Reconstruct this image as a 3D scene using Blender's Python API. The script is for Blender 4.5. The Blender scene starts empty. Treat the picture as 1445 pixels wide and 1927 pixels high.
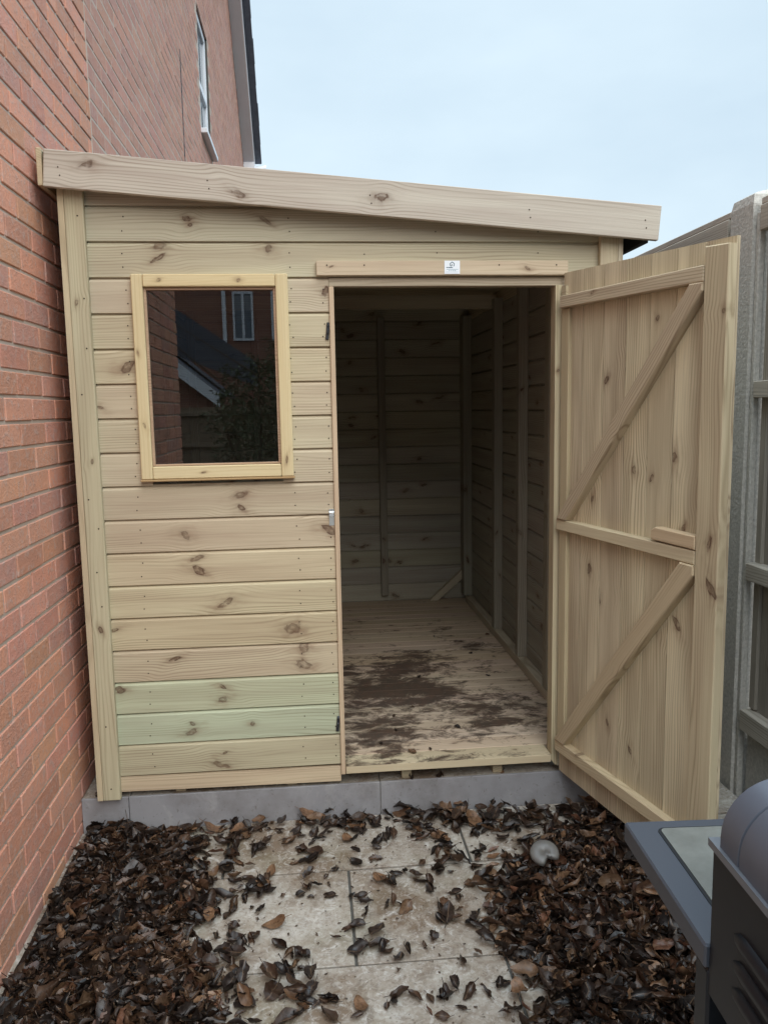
import bpy, bmesh, math, random
from mathutils import Vector, Matrix
random.seed(11)
S = bpy.context.scene
COL = S.collection
R = math.radians

# ------------------------------------------------------------------ camera
F, YAW, PIT, ROL = 1505.9, 0.09092, 0.12988, -0.01783
CAMZ = 1.49
fw = Vector((math.sin(YAW)*math.cos(PIT), math.cos(YAW)*math.cos(PIT), -math.sin(PIT)))
rt = Vector((math.cos(YAW), -math.sin(YAW), 0)); up = rt.cross(fw)
r2 = rt*math.cos(ROL)+up*math.sin(ROL); u2 = up*math.cos(ROL)-rt*math.sin(ROL)
cd = bpy.data.cameras.new('camera'); cam = bpy.data.objects.new('camera', cd); COL.objects.link(cam)
cd.sensor_fit = 'HORIZONTAL'; cd.sensor_width = 36; cd.lens = 36*F/1445
cd.clip_start = .05; cd.clip_end = 2000
m = Matrix((r2, u2, -fw)).transposed().to_4x4(); m.translation = Vector((0, 0, CAMZ)); cam.matrix_world = m
S.camera = cam

# ------------------------------------------------------------------ sky, sun, exposure
S.view_settings.view_transform = 'Standard'; S.view_settings.look = 'None'
S.view_settings.exposure = 0.50; S.view_settings.gamma = 1
SUN_EL, SUN_AZ = R(40), R(163)           # azimuth clockwise from +Y
W = bpy.data.worlds.new('World'); S.world = W; W.use_nodes = True
nt = W.node_tree; nt.nodes.clear()
def wn(t, **k):
    n = nt.nodes.new(t)
    for a, b in k.items(): setattr(n, a, b)
    return n
sky = wn('ShaderNodeTexSky', sky_type='NISHITA', sun_disc=False)
sky.sun_elevation = SUN_EL; sky.sun_rotation = SUN_AZ; sky.air_density = 1.4; sky.dust_density = 3
sk = wn('ShaderNodeVectorMath', operation='SCALE'); sk.inputs['Scale'].default_value = .1
nt.links.new(sky.outputs[0], sk.inputs[0])
tc = wn('ShaderNodeTexCoord')
mp = wn('ShaderNodeMapping'); mp.inputs['Scale'].default_value = (1.3, 1.3, 3.2)
nz = wn('ShaderNodeTexNoise'); nz.inputs['Scale'].default_value = 1.6; nz.inputs['Detail'].default_value = 5; nz.inputs['Roughness'].default_value = .5
nt.links.new(tc.outputs['Generated'], mp.inputs[0]); nt.links.new(mp.outputs[0], nz.inputs['Vector'])
cr = wn('ShaderNodeValToRGB')
cr.color_ramp.elements[0].position = .32; cr.color_ramp.elements[0].color = (.46, .575, .67, 1)
cr.color_ramp.elements[1].position = .66; cr.color_ramp.elements[1].color = (.575, .69, .765, 1)
nt.links.new(nz.outputs['Fac'], cr.inputs[0])
mx = wn('ShaderNodeMix', data_type='RGBA'); mx.inputs['Factor'].default_value = .93
nt.links.new(sk.outputs[0], mx.inputs['A']); nt.links.new(cr.outputs[0], mx.inputs['B'])
# overcast sky: the zenith is brighter than the horizon
gs = wn('ShaderNodeSeparateXYZ'); nt.links.new(tc.outputs['Generated'], gs.inputs[0])
mr = wn('ShaderNodeMapRange'); mr.inputs[1].default_value = .5; mr.inputs[2].default_value = 1; mr.inputs[3].default_value = 1; mr.inputs[4].default_value = 4.2
nt.links.new(gs.outputs[2], mr.inputs[0])
ov = wn('ShaderNodeVectorMath', operation='SCALE'); nt.links.new(mx.outputs['Result'], ov.inputs[0]); nt.links.new(mr.outputs[0], ov.inputs['Scale'])
bg = wn('ShaderNodeBackground'); bg.inputs['Strength'].default_value = 1.0
out = wn('ShaderNodeOutputWorld')
nt.links.new(ov.outputs[0], bg.inputs[0]); nt.links.new(bg.outputs[0], out.inputs[0])
ld = bpy.data.lights.new('sun', 'SUN'); ld.energy = 1.5; ld.angle = R(55); ld.color = (1, .965, .91)
lo = bpy.data.objects.new('sun', ld); COL.objects.link(lo)
sd = Vector((math.sin(SUN_AZ)*math.cos(SUN_EL), math.cos(SUN_AZ)*math.cos(SUN_EL), math.sin(SUN_EL)))
lo.rotation_euler = sd.to_track_quat('Z', 'Y').to_euler(); lo.location = (0, -3, 8)

# ------------------------------------------------------------------ node helper and materials
class NT:
    def __init__(s, name):
        s.m = bpy.data.materials.new(name); s.m.use_nodes = True; s.t = s.m.node_tree; s.t.nodes.clear()
        s.o = s.n('ShaderNodeOutputMaterial'); s.b = s.n('ShaderNodeBsdfPrincipled'); s.l(s.b.outputs[0], s.o.inputs[0])
    def n(s, t, **k):
        x = s.t.nodes.new(t)
        for a, b in k.items(): setattr(x, a, b)
        return x
    def l(s, a, b): s.t.links.new(a, b)
    def put(s, sock, v):
        if hasattr(v, 'node'): s.l(v, sock)
        else: sock.default_value = v
    def math(s, op, a, b=0, c=0, clamp=False):
        x = s.n('ShaderNodeMath', operation=op, use_clamp=clamp)
        s.put(x.inputs[0], a); s.put(x.inputs[1], b)
        if op in ('MULTIPLY_ADD', 'SMOOTH_MIN', 'COMPARE'): s.put(x.inputs[2], c)
        return x.outputs[0]
    def attr(s, name): return s.n('ShaderNodeAttribute', attribute_name=name)
    def sep(s, v):
        x = s.n('ShaderNodeSeparateXYZ'); s.put(x.inputs[0], v); return x.outputs
    def comb(s, a, b, c):
        x = s.n('ShaderNodeCombineXYZ'); s.put(x.inputs[0], a); s.put(x.inputs[1], b); s.put(x.inputs[2], c); return x.outputs[0]
    def noise(s, v, sc, det=3, rough=.55, dist=0):
        x = s.n('ShaderNodeTexNoise'); s.put(x.inputs['Vector'], v); x.inputs['Scale'].default_value = sc
        x.inputs['Detail'].default_value = det; x.inputs['Roughness'].default_value = rough; x.inputs['Distortion'].default_value = dist
        return x.outputs['Fac']
    def ramp(s, f, stops):
        x = s.n('ShaderNodeValToRGB'); r = x.color_ramp
        while len(r.elements) < len(stops): r.elements.new(.5)
        for e, (p, c) in zip(r.elements, stops):
            e.position = p; e.color = (c[0], c[1], c[2], 1) if not isinstance(c, (int, float)) else (c, c, c, 1)
        s.put(x.inputs[0], f); return x.outputs[0]
    def mix(s, f, a, b, mode='MIX'):
        x = s.n('ShaderNodeMix', data_type='RGBA', blend_type=mode)
        s.put(x.inputs['Factor'], f)
        for k, v in (('A', a), ('B', b)):
            if isinstance(v, tuple): v = (v[0], v[1], v[2], 1)
            s.put(x.inputs[k], v)
        return x.outputs['Result']
    def bump(s, h, st=.3, dist=.002):
        x = s.n('ShaderNodeBump'); x.inputs['Strength'].default_value = st; x.inputs['Distance'].default_value = dist
        s.l(h, x.inputs['Height']); s.l(x.outputs[0], s.b.inputs['Normal'])
    def set(s, col=None, rough=.6, spec=.4, metal=0):
        if col is not None: s.put(s.b.inputs['Base Color'], col if hasattr(col, 'node') else (*col, 1))
        s.put(s.b.inputs['Roughness'], rough); s.b.inputs['Specular IOR Level'].default_value = spec
        s.b.inputs['Metallic'].default_value = metal
        return s.m

def wood(name, light, mid, dark, knotc=(.092, .048, .029), rough=.72, stain=None, streak=.6, tv=22):
    t = NT(name)
    lc = t.sep(t.attr('lc').outputs['Vector']); u, v, w = lc[0], lc[1], lc[2]
    sd = t.attr('sd').outputs['Fac']
    g = v; kmask = None; halo = None
    for i in (1, 2, 3):
        k = t.sep(t.attr('k%d' % i).outputs['Vector'])
        rr = t.math('MAXIMUM', t.math('MULTIPLY', k[2], .9), .0005)
        shear = t.math('SINE', t.math('MULTIPLY_ADD', sd, 3.1, i*2.0))
        du = t.math('SUBTRACT', u, k[0]); dv = t.math('SUBTRACT', v, k[1]); du = t.math('ADD', du, t.math('MULTIPLY', dv, t.math('MULTIPLY', shear, 1.0)))
        # flow of the grain round the knot
        fall = t.math('POWER', 2.718, t.math('MULTIPLY', -1, t.math('POWER', t.math('DIVIDE', du, t.math('MULTIPLY', rr, 3.2)), 2)))
        sg = t.math('DIVIDE', dv, t.math('ADD', t.math('ABSOLUTE', dv), rr))
        g = t.math('SUBTRACT', g, t.math('MULTIPLY', t.math('MULTIPLY', k[2], .9), t.math('MULTIPLY', sg, fall)))
        wob = t.noise(t.comb(t.math('MULTIPLY', du, 38), t.math('MULTIPLY', dv, 38), t.math('ADD', sd, i)), 1.3, 3)
        wb2 = t.noise(t.comb(t.math('MULTIPLY', du, 22), t.math('MULTIPLY', dv, 26), t.math('ADD', sd, 31+i)), 1, 1)
        dv = t.math('ADD', dv, t.math('MULTIPLY', t.math('SUBTRACT', wb2, .5), t.math('MULTIPLY', rr, 3.2)))
        asp = t.math('MULTIPLY_ADD', t.math('SINE', t.math('MULTIPLY_ADD', sd, 5.3, i*1.3)), .38, 1.12)
        d = t.math('SQRT', t.math('ADD', t.math('POWER', t.math('DIVIDE', du, t.math('MULTIPLY', rr, asp)), 2), t.math('POWER', t.math('DIVIDE', dv, t.math('MULTIPLY', rr, .68)), 2)))
        d = t.math('ADD', d, t.math('MULTIPLY', t.math('SUBTRACT', wob, .5), 1.5))
        on = t.math('GREATER_THAN', k[2], .001)
        prof = t.ramp(t.math('DIVIDE', d, 2.0), [(0, .35), (.14, .75), (.28, .7), (.42, 1.0), (.50, .85), (.60, .22), (1, 0)])
        brk = t.ramp(t.noise(t.comb(t.math('MULTIPLY', u, 55), t.math('MULTIPLY', v, 75), t.math('ADD', sd, 7*i)), 1, 2), [(.30, .3), (.52, 1)])
        inten = t.math('MULTIPLY_ADD', t.math('SINE', t.math('MULTIPLY_ADD', sd, 9.1, i*2.7)), .15, .95)
        kk = t.math('MULTIPLY', t.math('MULTIPLY', t.math('MULTIPLY', prof, on), brk), inten)
        h = t.math('MULTIPLY', on, t.math('POWER', 2.718, t.math('MULTIPLY', -1, t.math('ADD', t.math('POWER', t.math('DIVIDE', du, t.math('MULTIPLY', rr, 3)), 2), t.math('POWER', t.math('DIVIDE', dv, t.math('MULTIPLY', rr, 1.6)), 2)))))
        kmask = kk if kmask is None else t.math('MAXIMUM', kmask, kk)
        halo = h if halo is None else t.math('MAXIMUM', halo, h)
    big = t.noise(t.comb(t.math('MULTIPLY', u, .9), t.math('MULTIPLY', g, 7), t.math('MULTIPLY_ADD', w, 7, sd)), 1, 2)
    rings = t.math('SINE', t.math('MULTIPLY_ADD', g, 620, t.math('MULTIPLY', big, 60)))
    rings = t.math('MULTIPLY_ADD', rings, .5, .5)
    rings = t.math('POWER', rings, 3.0)
    fine = t.noise(t.comb(t.math('MULTIPLY', u, 2.6), t.math('MULTIPLY', g, 290), t.math('MULTIPLY_ADD', w, 290, sd)), 1, 3, .62)
    tone = t.noise(t.comb(t.math('MULTIPLY', u, 1.5), t.math('MULTIPLY', v, tv), t.math('MULTIPLY_ADD', w, 5, t.math('MULTIPLY', sd, 1.7))), 1, 3)
    area = t.ramp(t.noise(t.comb(t.math('MULTIPLY', u, 1.1), t.math('MULTIPLY', v, 13), sd), 1, 2), [(.40, .08), (.62, 1)])
    f = t.math('MULTIPLY', rings, t.math('MULTIPLY', area, streak))
    f = t.math('ADD', f, t.math('MULTIPLY', t.math('SUBTRACT', fine, .45), .8))
    f = t.math('ADD', f, t.math('MULTIPLY', halo, .35), clamp=True)
    c = t.mix(f, light, dark)
    c = t.mix(t.math('MULTIPLY', t.ramp(tone, [(.36, 0), (.62, 1)]), .9), c, t.mix(f, mid, dark))
    c = t.mix(1, c, t.attr('tint').outputs['Color'], 'MULTIPLY')
    smear = t.noise(t.comb(t.math('MULTIPLY', u, 18), t.math('MULTIPLY', v, 40), t.math('ADD', sd, 77)), 1, 3)
    c = t.mix(t.math('MULTIPLY', t.math('MULTIPLY', halo, t.ramp(smear, [(.45, 0), (.65, 1)])), .5), c, (.27, .165, .105))
    c = t.mix(t.math('MULTIPLY', kmask, .9), c, knotc)
    if stain: c = stain(t, c)
    t.bump(t.math('ADD', t.math('MULTIPLY', rings, .35), t.math('ADD', fine, t.math('MULTIPLY', kmask, -.4))), .25, .0012)
    return t.set(c, rough, .25)

PINE = wood('treated_pine', (.56, .495, .365), (.475, .40, .295), (.27, .21, .14))
PINEY = wood('yellow_pine', (.66, .55, .335), (.62, .50, .29), (.44, .32, .16), streak=.35)
PINED = wood('rough_door_pine', (.70, .615, .435), (.47, .395, .275), (.30, .235, .155), tv=13, streak=.75)
OLDW = wood('weathered_fence_wood', (.38, .34, .285), (.29, .255, .21), (.16, .14, .115), streak=.7)
def dirt(t, c):
    ps0 = t.n('ShaderNodeNewGeometry').outputs['Position']; ps = t.sep(ps0)
    n1 = t.noise(t.comb(t.math('MULTIPLY', ps[0], 9), t.math('MULTIPLY', ps[1], 15), 0), 1, 8, .78, .5)
    n2 = t.noise(t.comb(t.math('MULTIPLY', ps[0], 1.7), t.math('MULTIPLY', ps[1], 2.2), 3), 1, 2)
    # muddy tread area: middle of the doorway, fading to the right
    dx = t.math('DIVIDE', t.math('SUBTRACT', ps[0], .36), .56); dy = t.math('DIVIDE', t.math('SUBTRACT', ps[1], 3.3), 1.5)
    a = t.math('SUBTRACT', 1, t.math('SQRT', t.math('ADD', t.math('POWER', dx, 2), t.math('POWER', dy, 2))))
    k = t.math('ADD', t.math('MULTIPLY', a, .22), t.math('ADD', n1, t.math('MULTIPLY', t.math('SUBTRACT', n2, .5), .75)))
    mk = t.math('MULTIPLY', t.ramp(k, [(.565, 0), (.615, .5), (.69, .9)]), t.math('GREATER_THAN', ps[2], .1975))
    return t.mix(mk, c, t.mix(t.ramp(t.noise(ps0, 22, 4, .6), [(.35, 0), (.65, 1)]), (.062, .030, .019), (.026, .016, .012)))
PINEF = wood('muddy_floor_pine', (.64, .515, .385), (.55, .425, .315), (.37, .275, .19), stain=dirt)

def mk_brick():
    t = NT('red_brick'); at = t.attr('tint').outputs['Color']; ps = t.n('ShaderNodeNewGeometry').outputs['Position']
    sd = t.attr('sd').outputs['Fac']
    n = t.noise(ps, 14, 4, .6); n2 = t.noise(ps, 130, 3, .7); n3 = t.noise(ps, 45, 3, .6)
    c = t.mix(t.ramp(n, [(.3, 0), (.7, 1)]), (.66, .31, .21), (.575, .295, .22))
    c = t.mix(1, c, at, 'MULTIPLY')
    c = t.mix(t.math('MULTIPLY', t.ramp(n3, [(.52, 0), (.66, 1)]), .5), c, (.50, .385, .335))   # pale lime bloom
    patch = t.ramp(t.noise(ps, 7, 2), [(.48, 0), (.6, 1)])
    c = t.mix(t.math('MULTIPLY', t.math('MULTIPLY', t.ramp(n2, [(.60, 0), (.68, 1)]), patch), .75), c, (.10, .06, .05))
    t.bump(t.math('ADD', n2, t.math('MULTIPLY', n3, .9)), .85, .004)
    return t.set(c, .9, .15)
BRICK = mk_brick()
def mk_mortar():
    t = NT('mortar'); ps = t.n('ShaderNodeNewGeometry').outputs['Position']
    n = t.noise(ps, 60, 4, .65); c = t.mix(n, (.56, .46, .38), (.45, .375, .31)); t.bump(n, .6, .003); return t.set(c, .95, .1)
MORTAR = mk_mortar()
def mk_tile(name, a, b, dirty=True):
    t = NT(name); ps = t.n('ShaderNodeNewGeometry').outputs['Position']
    n = t.noise(ps, 9, 6, .7); n2 = t.noise(ps, 2.6, 3, .55); n3 = t.noise(ps, 40, 4, .65)
    c = t.mix(t.ramp(n, [(.35, 0), (.65, 1)]), a, b)
    if dirty:
        st = t.noise(t.n('ShaderNodeNewGeometry').outputs['Position'], 5, 7, .75, .6)
        c = t.mix(t.math('MULTIPLY', t.ramp(t.math('ADD', n2, t.math('MULTIPLY', st, .8)), [(.78, 0), (1.0, .7), (1.15, 1)]), .9), c, (.17, .118, .078))
        c = t.mix(t.math('MULTIPLY', t.ramp(t.noise(ps, 24, 6, .72, .5), [(.50, 0), (.60, 1)]), t.math('MULTIPLY_ADD', t.ramp(n2, [(.35, 0), (.6, 1)]), .45, .3)), c, (.15, .11, .08))
        g = t.noise(ps, 3.7, 3); c = t.mix(t.math('MULTIPLY', t.ramp(g, [(.52, 0), (.72, 1)]), .45), c, (.17, .155, .09))
        c = t.mix(t.math('MULTIPLY', t.ramp(t.noise(ps, 19, 6, .75, .8), [(.55, 0), (.64, 1)]), .65), c, (.60, .575, .53))
        c = t.mix(t.math('MULTIPLY', t.ramp(t.noise(ps, 60, 5, .75, .5), [(.47, 0), (.60, 1)]), .38), c, (.20, .145, .10))
        c = t.mix(t.math('MULTIPLY', t.ramp(t.noise(ps, 48, 5, .75, .9), [(.53, 0), (.64, 1)]), .35), c, (.62, .60, .56))
        c = t.mix(t.math('MULTIPLY', t.ramp(t.noise(ps, 85, 3, .6), [(.62, 0), (.70, 1)]), .6), c, (.07, .05, .036))
    else:
        c = t.mix(t.math('MULTIPLY', t.ramp(t.math('ADD', t.math('MULTIPLY', n, .7), t.math('MULTIPLY', n2, .5)), [(.54, 0), (.75, 1)]), .5), c, (.17, .155, .145))
        c = t.mix(t.math('MULTIPLY', t.ramp(t.noise(ps, 70, 3, .6), [(.62, 0), (.72, 1)]), .5), c, (.12, .10, .085))
        c = t.mix(t.math('MULTIPLY', t.ramp(t.noise(ps, 6, 5, .7, .8), [(.56, 0), (.68, 1)]), .35), c, (.42, .41, .40))
    t.bump(n3, .2, .002)
    return t.set(c, .62 if dirty else .5, .3)
TILE = mk_tile('dirty_pale_tile', (.46, .425, .375), (.36, .32, .265))
TILEG = mk_tile('grey_tile', (.29, .285, .295), (.26, .255, .265), False)
def plain(name, col, rough=.5, spec=.4, metal=0, nz=0, nsc=40, bump=0):
    t = NT(name); c = col
    if nz:
        ps = t.n('ShaderNodeNewGeometry').outputs['Position']; n = t.noise(ps, nsc, 4, .6)
        c = t.mix(n, tuple(x*(1-nz) for x in col), tuple(min(1, x*(1+nz)) for x in col))
        if bump: t.bump(n, bump, .003)
        t.put(t.b.inputs['Base Color'], c); c = None
    return t.set(c, rough, spec, metal)
CONC = plain('pebbled_concrete', (.50, .475, .43), .95, .2, 0, .5, 95, 1.0)
DARKSOIL = plain('dark_wet_soil', (.03, .022, .017), .9, .2, 0, .5, 30, .8)
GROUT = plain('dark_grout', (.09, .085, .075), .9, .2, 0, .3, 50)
FELT = plain('roof_felt', (.035, .036, .04), .85, .3, 0, .3, 300, .4)
BLACKP = plain('black_plastic', (.02, .021, .025), .38, .5)
STEEL = plain('zinc_steel', (.78, .80, .82), .28, .5, 1.0, .08, 80)
WHITEP = plain('white_upvc', (.78, .80, .83), .35, .5, 0, .03, 5)
GREYP = plain('grey_soffit', (.33, .34, .36), .55, .4, 0, .05, 5)
GREYL = plain('pale_soffit', (.60, .62, .66), .55, .4, 0, .05, 5)
ROOFT = plain('dark_roof_tile', (.10, .108, .13), .8, .3, 0, .4, 12, .5)
PAPER = plain('white_sticker', (.80, .84, .88), .4, .4)
INK = plain('teal_ink', (.035, .10, .13), .6, .3)
INKL = plain('pale_teal_ink', (.30, .42, .48), .6, .3)
NAILM = plain('rusty_nail_hole', (.05, .038, .028), .8, .2)
BBQM = plain('satin_grey_metal', (.065, .074, .092), .42, .5, .25, .06, 200)
BBQL = plain('lid_enamel', (.095, .105, .13), .36, .5, .2, .05, 60)
BBQD = plain('black_steel', (.009, .011, .015), .42, .35, .2, .2, 90)
BBQR = plain('brushed_rim', (.20, .215, .24), .34, .5, .5, .1, 90)
RUBBER = plain('black_gasket', (.012, .013, .015), .6, .3)
GLASSP = plain('shelf_glass', (.20, .21, .195), .2, .5, .2, .45, 16)
HEDGE = plain('hedge_leaf', (.085, .11, .055), .55, .3, 0, .5, 20)
BARK = plain('bark', (.07, .05, .035), .9, .2, 0, .4, 30, .6)
def mk_leaf():
    t = NT('dead_leaf'); a = t.attr('tint').outputs['Color']; lc = t.sep(t.attr('lc').outputs['Vector']); sd = t.attr('sd').outputs['Fac']
    n = t.noise(t.comb(t.math('MULTIPLY', lc[0], 60), t.math('MULTIPLY', lc[1], 60), sd), 1, 4, .65)
    c = t.mix(t.ramp(n, [(.3, 0), (.7, 1)]), (.4, .38, .38), (1.3, 1.27, 1.24)); c = t.mix(1, c, a, 'MULTIPLY')
    vein = t.math('MULTIPLY', t.math('LESS_THAN', t.math('ABSOLUTE', lc[1]), .0011), .5)
    c = t.mix(vein, c, (.16, .10, .06))
    t.bump(n, .5, .003)
    return t.set(c, t.ramp(n, [(.3, .26), (.7, .55)]), .4)
LEAF = mk_leaf()
def mk_glass():
    t = NT('dark_window_glass')
    tr = t.n('ShaderNodeBsdfTransparent'); tr.inputs[0].default_value = (.42, .44, .46, 1)
    gl = t.n('ShaderNodeBsdfGlossy'); gl.inputs['Roughness'].default_value = 0.0; gl.inputs[0].default_value = (1, 1, 1, 1)
    fr = t.n('ShaderNodeFresnel'); fr.inputs[0].default_value = 2.1
    ms = t.n('ShaderNodeMixShader'); t.l(fr.outputs[0], ms.inputs[0]); t.l(tr.outputs[0], ms.inputs[1]); t.l(gl.outputs[0], ms.inputs[2])
    t.l(ms.outputs[0], t.o.inputs[0]); return t.m
GLASS = mk_glass()
def mk_clear():
    t = NT('cloudy_clear_plastic'); t.set((.40, .385, .36), .4, .4); t.b.inputs['Transmission Weight'].default_value = .7; return t.m
CLEARP = mk_clear()

# ------------------------------------------------------------------ mesh builder
ORG = {}
class MB:
    def __init__(s): s.v = []; s.f = []; s.a = []; s.mi = []
    def add(s, vs, fs, lcs=None, sd=0., tint=(1, 1, 1), kn=(), mi=0):
        b = len(s.v); kn = list(kn)[:3] + [(0, 0, 0)]*(3-len(list(kn)[:3]))
        for i, p in enumerate(vs):
            s.v.append(tuple(p)); s.a.append((tuple(lcs[i]) if lcs else tuple(p), sd, tint, kn))
        for f in fs: s.f.append([b+i for i in f]); s.mi.append(mi)
    def build(s, name, mat, parent=None, smooth=False, bevel=0):
        me = bpy.data.meshes.new(name); o = bpy.data.objects.new(name, me); COL.objects.link(o)
        org = Vector((0, 0, 0))
        if parent is not None: o.parent = parent; org = ORG[parent.name]
        me.from_pydata([tuple(Vector(p)-org) for p in s.v], [], s.f)
        A = me.attributes
        x = A.new('lc', 'FLOAT_VECTOR', 'POINT'); x.data.foreach_set('vector', [c for a in s.a for c in a[0]])
        x = A.new('sd', 'FLOAT', 'POINT'); x.data.foreach_set('value', [a[1] for a in s.a])
        x = A.new('tint', 'FLOAT_COLOR', 'POINT'); x.data.foreach_set('color', [c for a in s.a for c in (*a[2], 1)])
        for i in range(3):
            x = A.new('k%d' % (i+1), 'FLOAT_VECTOR', 'POINT'); x.data.foreach_set('vector', [c for a in s.a for c in a[3][i]])
        for mt in (mat if isinstance(mat, (list, tuple)) else [mat]): me.materials.append(mt)
        me.polygons.foreach_set('material_index', s.mi)
        if smooth: me.polygons.foreach_set('use_smooth', [True]*len(me.polygons))
        me.update()
        ORG[o.name] = org
        return o
def thing(name, label, cat, loc, group=None):
    o = bpy.data.objects.new(name, None); COL.objects.link(o); o.location = loc; o.empty_display_size = .1
    o['label'] = label; o['category'] = cat
    if group: o['group'] = group
    ORG[o.name] = Vector(loc); return o
def tag(o, label=None, cat=None, group=None, kind=None):
    for k, v in (('label', label), ('category', cat), ('group', group), ('kind', kind)):
        if v: o[k] = v
    return o
def rs(): return random.uniform(0, 400)
def V(*a): return Vector(a)
X, Y, Z = V(1, 0, 0), V(0, 1, 0), V(0, 0, 1)
def box(mb, O, U, Vv, Wv, L, Wd, T, ch=.0018, sd=None, tint=(1, 1, 1), kn=(), mi=0):
    """chamfered board: grain along U, face across V, thickness along W"""
    O = Vector(O); sd = rs() if sd is None else sd; c = min(ch, L*.3, Wd*.3, T*.3)
    vs = []; lc = []; ix = {}
    D = (L, Wd, T)
    for sx in (0, 1):
        for sy in (0, 1):
            for sz in (0, 1):
                for ax in range(3):                      # vertex lying on the face normal to ax
                    p = []
                    for k, sgn in enumerate((sx, sy, sz)):
                        ins = 0 if k == ax else c
                        p.append(ins if sgn == 0 else D[k]-ins)
                    ix[(sx, sy, sz, ax)] = len(vs); lc.append(p); vs.append(O+U*p[0]+Vv*p[1]+Wv*p[2])
    fs = []
    def q(*k): fs.append([ix[i] for i in k])
    for s in (0, 1):
        q((s, 0, 0, 0), (s, 1, 0, 0), (s, 1, 1, 0), (s, 0, 1, 0)); q((0, s, 0, 1), (1, s, 0, 1), (1, s, 1, 1), (0, s, 1, 1)); q((0, 0, s, 2), (1, 0, s, 2), (1, 1, s, 2), (0, 1, s, 2))
    for a in (0, 1):
        for b in (0, 1):
            q((0, a, b, 1), (1, a, b, 1), (1, a, b, 2), (0, a, b, 2))
            q((a, 0, b, 0), (a, 1, b, 0), (a, 1, b, 2), (a, 0, b, 2))
            q((a, b, 0, 0), (a, b, 1, 0), (a, b, 1, 1), (a, b, 0, 1))
    for a in (0, 1):
        for b in (0, 1):
            for d in (0, 1): q((a, b, d, 0), (a, b, d, 1), (a, b, d, 2))
    ctr = O+U*L/2+Vv*Wd/2+Wv*T/2
    for i, f in enumerate(fs):
        n = (vs[f[1]]-vs[f[0]]).cross(vs[f[2]]-vs[f[1]]); fc = sum((vs[j] for j in f), Vector())/len(f)
        if n.dot(fc-ctr) < 0: fs[i] = f[::-1]
    mb.add(vs, fs, lc, sd, tint, kn, mi)
def abox(mb, x0, x1, y0, y1, z0, z1, grain='x', ch=.0018, **k):
    if grain == 'x': box(mb, (x0, y1, z0), X, Z, -Y, x1-x0, z1-z0, y1-y0, ch, **k)
    elif grain == 'z': box(mb, (x0, y1, z0), Z, X, -Y, z1-z0, x1-x0, y1-y0, ch, **k)
    else: box(mb, (x0, y0, z0), Y, Z, X, y1-y0, z1-z0, x1-x0, ch, **k)
def prism(mb, O, U, Vv, Wv, poly, T, sd=None, tint=(1, 1, 1), kn=(), mi=0, lcmap=None):
    O = Vector(O); sd = rs() if sd is None else sd; n = len(poly); vs = []; lc = []
    for w in (0, T):
        for (a, b) in poly: vs.append(O+U*a+Vv*b+Wv*w); lc.append(lcmap(a, b, w) if lcmap else (a, b, w))
    fs = [list(range(n))[::-1], list(range(n, 2*n))]+[[i, (i+1) % n, n+(i+1) % n, n+i] for i in range(n)]
    area = sum(poly[i][0]*poly[(i+1) % n][1]-poly[(i+1) % n][0]*poly[i][1] for i in range(n))
    if (area < 0) != (U.cross(Vv).dot(Wv) < 0): fs = [f[::-1] for f in fs]
    mb.add(vs, fs, lc, sd, tint, kn, mi)
def shiplap(mb, O, U, Vv, Wv, L, pitch, t=.015, sd=None, tint=(1, 1, 1), kn=(), mi=0):
    """one cladding board: flat face, sloping top edge tucked under the next board"""
    pr = [(0.0032, 0), (0.0032, t-.001), (.0042, t), (pitch-.0105, t), (pitch-.0088, t-.0008), (pitch-.0025, t-.0062), (pitch-.0012, t-.0105), (pitch+.006, t-.0105), (pitch+.006, 0)]
    O = Vector(O); sd = rs() if sd is None else sd; n = len(pr); vs = []; lc = []
    for uu in (0, L):
        for (b, w) in pr: vs.append(O+U*uu+Vv*b+Wv*w); lc.append((uu, b, w))
    fs = [list(range(n)), list(range(n, 2*n))[::-1]]+[[i, n+i, n+(i+1) % n, (i+1) % n] for i in range(n)]
    if U.cross(Vv).dot(Wv) > 0: fs = [f[::-1] for f in fs]
    mb.add(vs, fs, lc, sd, tint, kn, mi)
def tube(mb, p0, p1, r0, r1, n=10, **k):
    p0, p1 = Vector(p0), Vector(p1); d = (p1-p0).normalized(); a = d.orthogonal().normalized(); b = d.cross(a)
    vs = []; fs = []
    for p, r in ((p0, r0), (p1, r1)):
        for i in range(n): t = 2*math.pi*i/n; vs.append(p+a*math.cos(t)*r+b*math.sin(t)*r)
    fs = [[i, (i+1) % n, n+(i+1) % n, n+i] for i in range(n)]+[list(range(n))[::-1], list(range(n, 2*n))]
    mb.add(vs, fs, **k)
def disc(mb, c, nrm, r, h=.001, n=8, **k): tube(mb, c, Vector(c)+Vector(nrm)*h, r, r*.9, n, **k)
def tn(a=.1):
    k = random.uniform(1-a, 1+a*.6); return (k*random.uniform(.98, 1.03), k, k*random.uniform(.93, 1.04))
def rk(L, Wd, n=1, r=(.007, .014)): return [(random.uniform(.1, .9)*L, random.uniform(.2, .8)*Wd, random.uniform(*r)) for _ in range(n)]

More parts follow.
